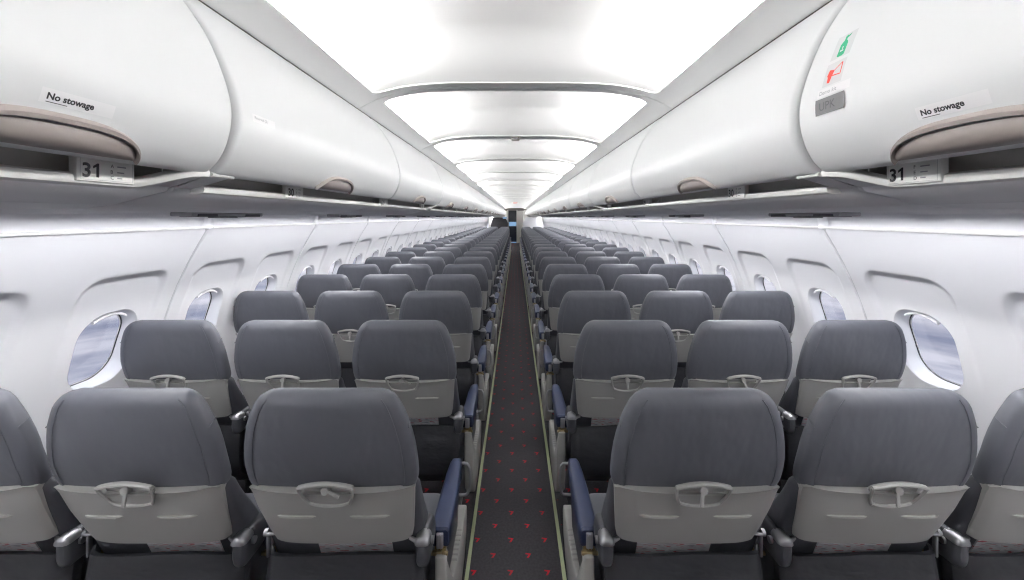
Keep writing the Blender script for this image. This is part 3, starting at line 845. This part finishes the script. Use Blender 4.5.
for side in (-1, 1):
    sn = 'left' if side < 0 else 'right'
    PM, RM, GM, KM, SM = panel_mesh(side), reveal_mesh(side), pane_mesh(side), gasket_mesh(side), shade_mesh(side)
    k = -4
    while True:
        yc = WIN0 - .27 + 2 * MODW * k; k += 1
        if yc - MODW > 24.5: break
        if 12.8 < yc < 13.8: door_y = yc; continue
        struct(link(f'wall_{sn}', PM, loc=(0, yc, 0)))
        for c in (-.27, .27):
            wcount += 1
            w = struct(link(f'window_{wcount}', RM, loc=(0, yc + c, 0)))
            link('window_pane', GM, w)
            if yc < 12: link('window_gasket', KM, w); link('shade_pull', SM, w)
    # joint strips behind the panel gaps, ledge light, cornice
    k = -2
    jm = MB(); rows = []
    for i in range(41):
        z = ZT * i / 40; rows.append([(side * (wx(z) + .006), d, z) for d in (-.012, .012)])
    jm.grid(rows); JM = jm.mesh('joint_strip', STICKG)
    cm_ = MB(); pr = [(1.452, .030), (1.462, .020), (1.472, .000), (1.482, -.025), (1.486, -.050), (1.486, -.066)]
    cm_.grid([[(side * x, y, CAM_Z + h) for x, h in pr] for y in (-MODW + .004, MODW - .004)])
    CM = cm_.mesh('cornice', WALLW)
    rb = MB(); pr2 = [(1.446, .020), (1.452, .006), (1.460, -.016), (1.464, -.036), (1.462, -.055)]
    rr = []
    for d, o in ((-.034, .012), (-.020, .002), (0, 0), (.020, .002), (.034, .012)): rr.append([(side * (x + o), d, CAM_Z + h) for x, h in pr2])
    rb.grid(rr); RB = rb.mesh('cornice_rib', WALLW)
    lp = MB(); rows = []
    for y in (-MODW + .02, MODW - .02): rows.append([(side * x, y, CAM_Z + h) for x, h in ((1.464, -.056), (1.462, -.050), (1.466, -.046), (1.476, -.046), (1.478, -.056))])
    lp.loft(rows); LP = lp.mesh('ledge_cap', RAIL)
    lm = MB(); lm.box(min(side * 1.225, side * 1.285), max(side * 1.225, side * 1.285), -MODW + .03, MODW - .03, CAM_Z + .021, CAM_Z + .027, .001, 1); LM = lm.mesh('sidewall_light', SLAMP)
    n = 3 if side < 0 else 4
    k = -4
    while True:
        yc = WIN0 - .27 + 2 * MODW * k; k += 1
        if yc - MODW > 24.5: break
        t = struct(link('trim_%d' % n, CM, loc=(0, yc, 0))); link('ledge_cap', LP, t); link('sidewall_light', LM, t); link('joint_strip', JM, t, loc=(0, MODW, 0)); link('cornice_rib', RB, t, loc=(0, MODW, 0))
    # mid-cabin exit door
    dm = MB(); rows = []
    for i in range(31):
        z = ZT * i / 30; rows.append([(side * (wx(z) + (.0 if abs(d) > .44 else .012)), door_y + d, z) for d in (-.54, -.46, -.445, .445, .46, .54)])
    dm.grid(rows); d = struct(link('door_%d' % (1 if side < 0 else 2), dm.mesh('door', WALLW, angle=30)))
    hm = MB(); hm.tube([(side * (wx(1.0) - .02), door_y - .08, 1.0), (side * (wx(1.0) - .03), door_y, 1.01), (side * (wx(1.0) - .02), door_y + .08, 1.0)], .012, 8); link('door_handle', hm.mesh('door_handle', SHELLDK), d)
    wm = MB(); wm.cyl((side * (wx(1.25) + .004), door_y, 1.25), (1, 0, -.3), .085, .02, 24); link('door_window', wm.mesh('door_window', STICKG), d)

# ------------------------------------------------------------------ floor, strips, end walls
m = MB(); m.box(-1.75, 1.75, -3.3, 25.6, -.05, 0); struct(link('floor', m.mesh('floor', CARPET, smooth=False)))
for s, n in ((-1, 5), (1, 6)):
    m = MB(); m.box(s * .2175 - .0165, s * .2175 + .0165, -.9, 20., -.002, .003, .001); t = struct(link('trim_%d' % n, m.mesh('trim', STRIPBED)))
    m = MB(); m.box(s * .2145 - .0085, s * .2145 + .0085, -.9, 20., .001, .006, .0015); link('floor_marking', m.mesh('floor_marking', STRIP), t)
# behind the camera
m = MB(); m.box(-1.8, 1.8, -3.30, -3.26, 0, 2.25); struct(link('wall_rear', m.mesh('wall_rear', WALLW, smooth=False)))
# outer hull closing the gap over the bins
for s, nm in ((-1, 'left'), (1, 'right')):
    m = MB(); m.grid([[(s * x, y, CAM_Z + h) for x, h in ((.70, .74), (1.2, .45), (1.60, .06), (1.60, .0))] for y in (-3.3, 22.15)])
    struct(link(f'wall_upper_{nm}', m.mesh('wall_upper', CEILW)))
m = MB(); m.box(-.75, .75, -3.3, 25.5, CAM_Z + .73, CAM_Z + .75); struct(link('ceiling_crown', m.mesh('ceiling_crown', CEILW)))
for s, nm in ((-1, 'left'), (1, 'right')):
    m = MB(); m.grid([[door_pt(s, a, y) for a in ARC] for y in (-3.26, -.325)]); m.grid([[(s * x, y, CAM_Z + h) for x, h in ((.562, .077), (.72, .0225), (.83, .0145), (1.35, .015))] for y in (-3.26, -.325)])
    struct(link(f'wall_aft_{nm}', m.mesh('wall_aft', BINW)))
# front end
def block(name, x0, x1, y0, y1, z0, z1, mt, bev=.01):
    m = MB(); m.box(x0, x1, y0, y1, z0, z1, bev); return link(name, m.mesh(name, mt))
YE = 25.2
fw = struct(block('wall_front', .09, 1.5, YE, YE + .1, 0, CAM_Z + .42, GALLEY)); 
f2 = block('side_panel', -1.5, -.47, YE, YE + .1, 0, CAM_Z + .42, GALLEY); f2.parent = fw
f3 = block('header', -.70, .70, YE - .02, YE + .1, CAM_Z + .38, CAM_Z + .60, TRIMB); f3.parent = fw
d3 = struct(block('door_3', -.47, .09, YE + .30, YE + .36, 0, CAM_Z + .42, NIGHT))
q = block('lit_panel', -.40, .05, YE + .27, YE + .31, CAM_Z - .56, CAM_Z - .30, BLUELIT); q.parent = d3
q = block('floor_reflection', -.40, .05, YE + .05, YE + .30, .0, .05, BLUELIT, .005); q.parent = d3  # low glowing block imitating the blue reflection on the floor, no lamp
for sx, nm in ((-.47, 'a'), (.09, 'b')):
    q = block('door_post', sx - .03, sx + .03, YE - .03, YE + .32, 0, CAM_Z + .42, GALLEY, .006); q.parent = d3
t = tag(empty('galley_unit', (0, 0, 0)), 'cream galley cabinet at the far end, right of the dark doorway', 'galley')
link('body', block('x', .47, 1.45, 22.2, 25.15, 0, CAM_Z + .36, GALLEY).data, t); bpy.data.objects.remove(bpy.data.objects['x'])
for k in range(3):
    m = MB(); m.box(.462, .472, 22.4 + .85 * k, 23.15 + .85 * k, .3, 1.75, .004); dd = link('door', m.mesh('door', SIGNW), t)
    m = MB(); m.box(.452, .464, 22.45 + .85 * k, 22.49 + .85 * k, 1.0, 1.1, .003); link('handle', m.mesh('handle', RED if k == 1 else SEAM), dd)
t = tag(empty('galley_unit', (0, 0, 0)), 'grey galley cabinet at the far end, left of the dark doorway', 'galley')
link('body', block('x', -1.45, -.55, 22.2, 25.15, 0, CAM_Z + .36, GALLEY).data, t); bpy.data.objects.remove(bpy.data.objects['x'])
for k in range(3):
    m = MB(); m.box(-.552, -.542, 22.4 + .85 * k, 23.15 + .85 * k, .3, 1.75, .004); link('door', m.mesh('door', SIGNW), t)
YP = 20.25
def partition(s, mt, label):
    m = MB(); xo = 1.16 if s < 0 else 1.30
    pts = [(s * .36, 0), (s * .36, 1.30), (s * .50, CAM_Z - .02), (s * (xo - .06), CAM_Z - .02), (s * (xo + .06), 1.15), (s * (xo + .10), .0)]
    m.prism(pts, 'y', YP, YP + .05, .012); o = link('cabin_partition', m.mesh('cabin_partition', mt)); tag(o, label, 'partition')
    return o
pl = partition(-1, DARKWALL, 'dark cabin divider behind the last seats on the left'); pr_ = partition(1, WALLW, 'white cabin divider behind the last seats on the right')
for o, s in ((pl, -1), (pr_, 1)):
    m = MB(); m.box(min(s * .345, s * .37), max(s * .345, s * .37), YP - .015, YP + .065, 0, 1.30, .005); link('edge_post', m.mesh('edge_post', TRIMB if s < 0 else GALLEY), o)
m = MB(); m.box(-.62, -.42, YP - .06, YP - .02, CAM_Z - .085, CAM_Z - .002, .008)
o = link('lit_sign', m.mesh('lit_sign', BLUELIT)); tag(o, 'small blue lit sign at the top of the dark divider', 'sign')
# exit sign hung under the ceiling, and a ceiling sensor
t = tag(empty('exit_sign', (0, 14.6, CAM_Z)), 'white ceiling sign with red EXIT lettering hanging over the aisle', 'sign')
m = MB(); m.box(-.16, .16, -.02, .02, .455, .535, .008); link('sign_body', m.mesh('sign_body', SIGNW), t)
m = MB(); m.box(-.17, .17, -.022, .022, .445, .458, .003); link('sign_base', m.mesh('sign_base', UNDER), t)
vs, fs, x0, x1 = text_verts('EXIT', .07, .02); m = MB(); m.add([((v[0] - (x0 + x1) / 2), -.0208, .472 + v[1]) for v in vs], fs); link('lettering', m.mesh('lettering', RED, smooth=False), t)
t = tag(empty('ceiling_sensor', (0, RIB0 + RIBW / 2 + BAY, CAM_Z)), 'small dark box under the second ceiling rib, above the aisle', 'sensor')
m = MB(); m.box(-.026, .026, -.03, .03, .506, .528, .005); link('housing', m.mesh('housing', TRIMB), t)
m = MB(); m.box(-.018, .018, -.033, -.029, .510, .520, .001); link('lens', m.mesh('lens', VENT), t)

# ------------------------------------------------------------------ sky outside
w = bpy.data.worlds.new('sky'); SC.world = w; w.use_nodes = True; nt = w.node_tree; N, L = nt.nodes.new, nt.links.new
bg = nt.nodes['Background']; tc = N('ShaderNodeTexCoord'); sep = N('ShaderNodeSeparateXYZ'); L(tc.outputs['Generated'], sep.inputs[0])
rp = N('ShaderNodeValToRGB'); mp = N('ShaderNodeMapRange'); mp.inputs['From Min'].default_value = -.6; mp.inputs['From Max'].default_value = .2
L(sep.outputs['Z'], mp.inputs['Value'])
e = rp.color_ramp.elements; e[0].position = 0; e[0].color = (.42, .43, .48, 1); e[1].position = 1; e[1].color = (.80, .85, .93, 1)
for pz, cc in ((.30, (.38, .395, .46)), (.50, (.40, .41, .48)), (.66, (.52, .52, .57)), (.80, (.66, .68, .74))):
    x = e.new(pz); x.color = (*cc, 1)
L(mp.outputs[0], rp.inputs[0])
mpp = N('ShaderNodeMapping'); mpp.inputs['Scale'].default_value = (2.2, 2.2, 17); mpp.inputs['Rotation'].default_value = (.0, .25, 0); L(tc.outputs['Generated'], mpp.inputs[0])
nz = N('ShaderNodeTexNoise'); nz.inputs['Scale'].default_value = 1.6; nz.inputs['Detail'].default_value = 6; L(mpp.outputs[0], nz.inputs['Vector'])
cr = N('ShaderNodeValToRGB'); cr.color_ramp.elements[0].position = .41; cr.color_ramp.elements[0].color = (.55, .58, .68, 1); cr.color_ramp.elements[1].position = .60; cr.color_ramp.elements[1].color = (1.35, 1.3, 1.25, 1)
L(nz.outputs['Fac'], cr.inputs[0])
mm = N('ShaderNodeMix'); mm.data_type = 'RGBA'; mm.blend_type = 'MULTIPLY'; mm.inputs['Factor'].default_value = 1
L(rp.outputs[0], mm.inputs['A']); L(cr.outputs[0], mm.inputs['B']); L(mm.outputs['Result'], bg.inputs['Color']); bg.inputs['Strength'].default_value = 1.1

# ------------------------------------------------------------------ colour management and light paths
SC.view_settings.view_transform = 'Standard'; SC.view_settings.look = 'None'; SC.view_settings.gamma = 1; SC.view_settings.use_curve_mapping = False
SC.view_settings.exposure = .5
SC.cycles.max_bounces = 10; SC.cycles.diffuse_bounces = 7; SC.cycles.glossy_bounces = 4; SC.cycles.transparent_max_bounces = 8
SC.cycles.filter_width = 1.2; SC.cycles.use_denoising = True; SC.cycles.sample_clamp_indirect = 4.
SC.cycles.caustics_reflective = False; SC.cycles.caustics_refractive = False
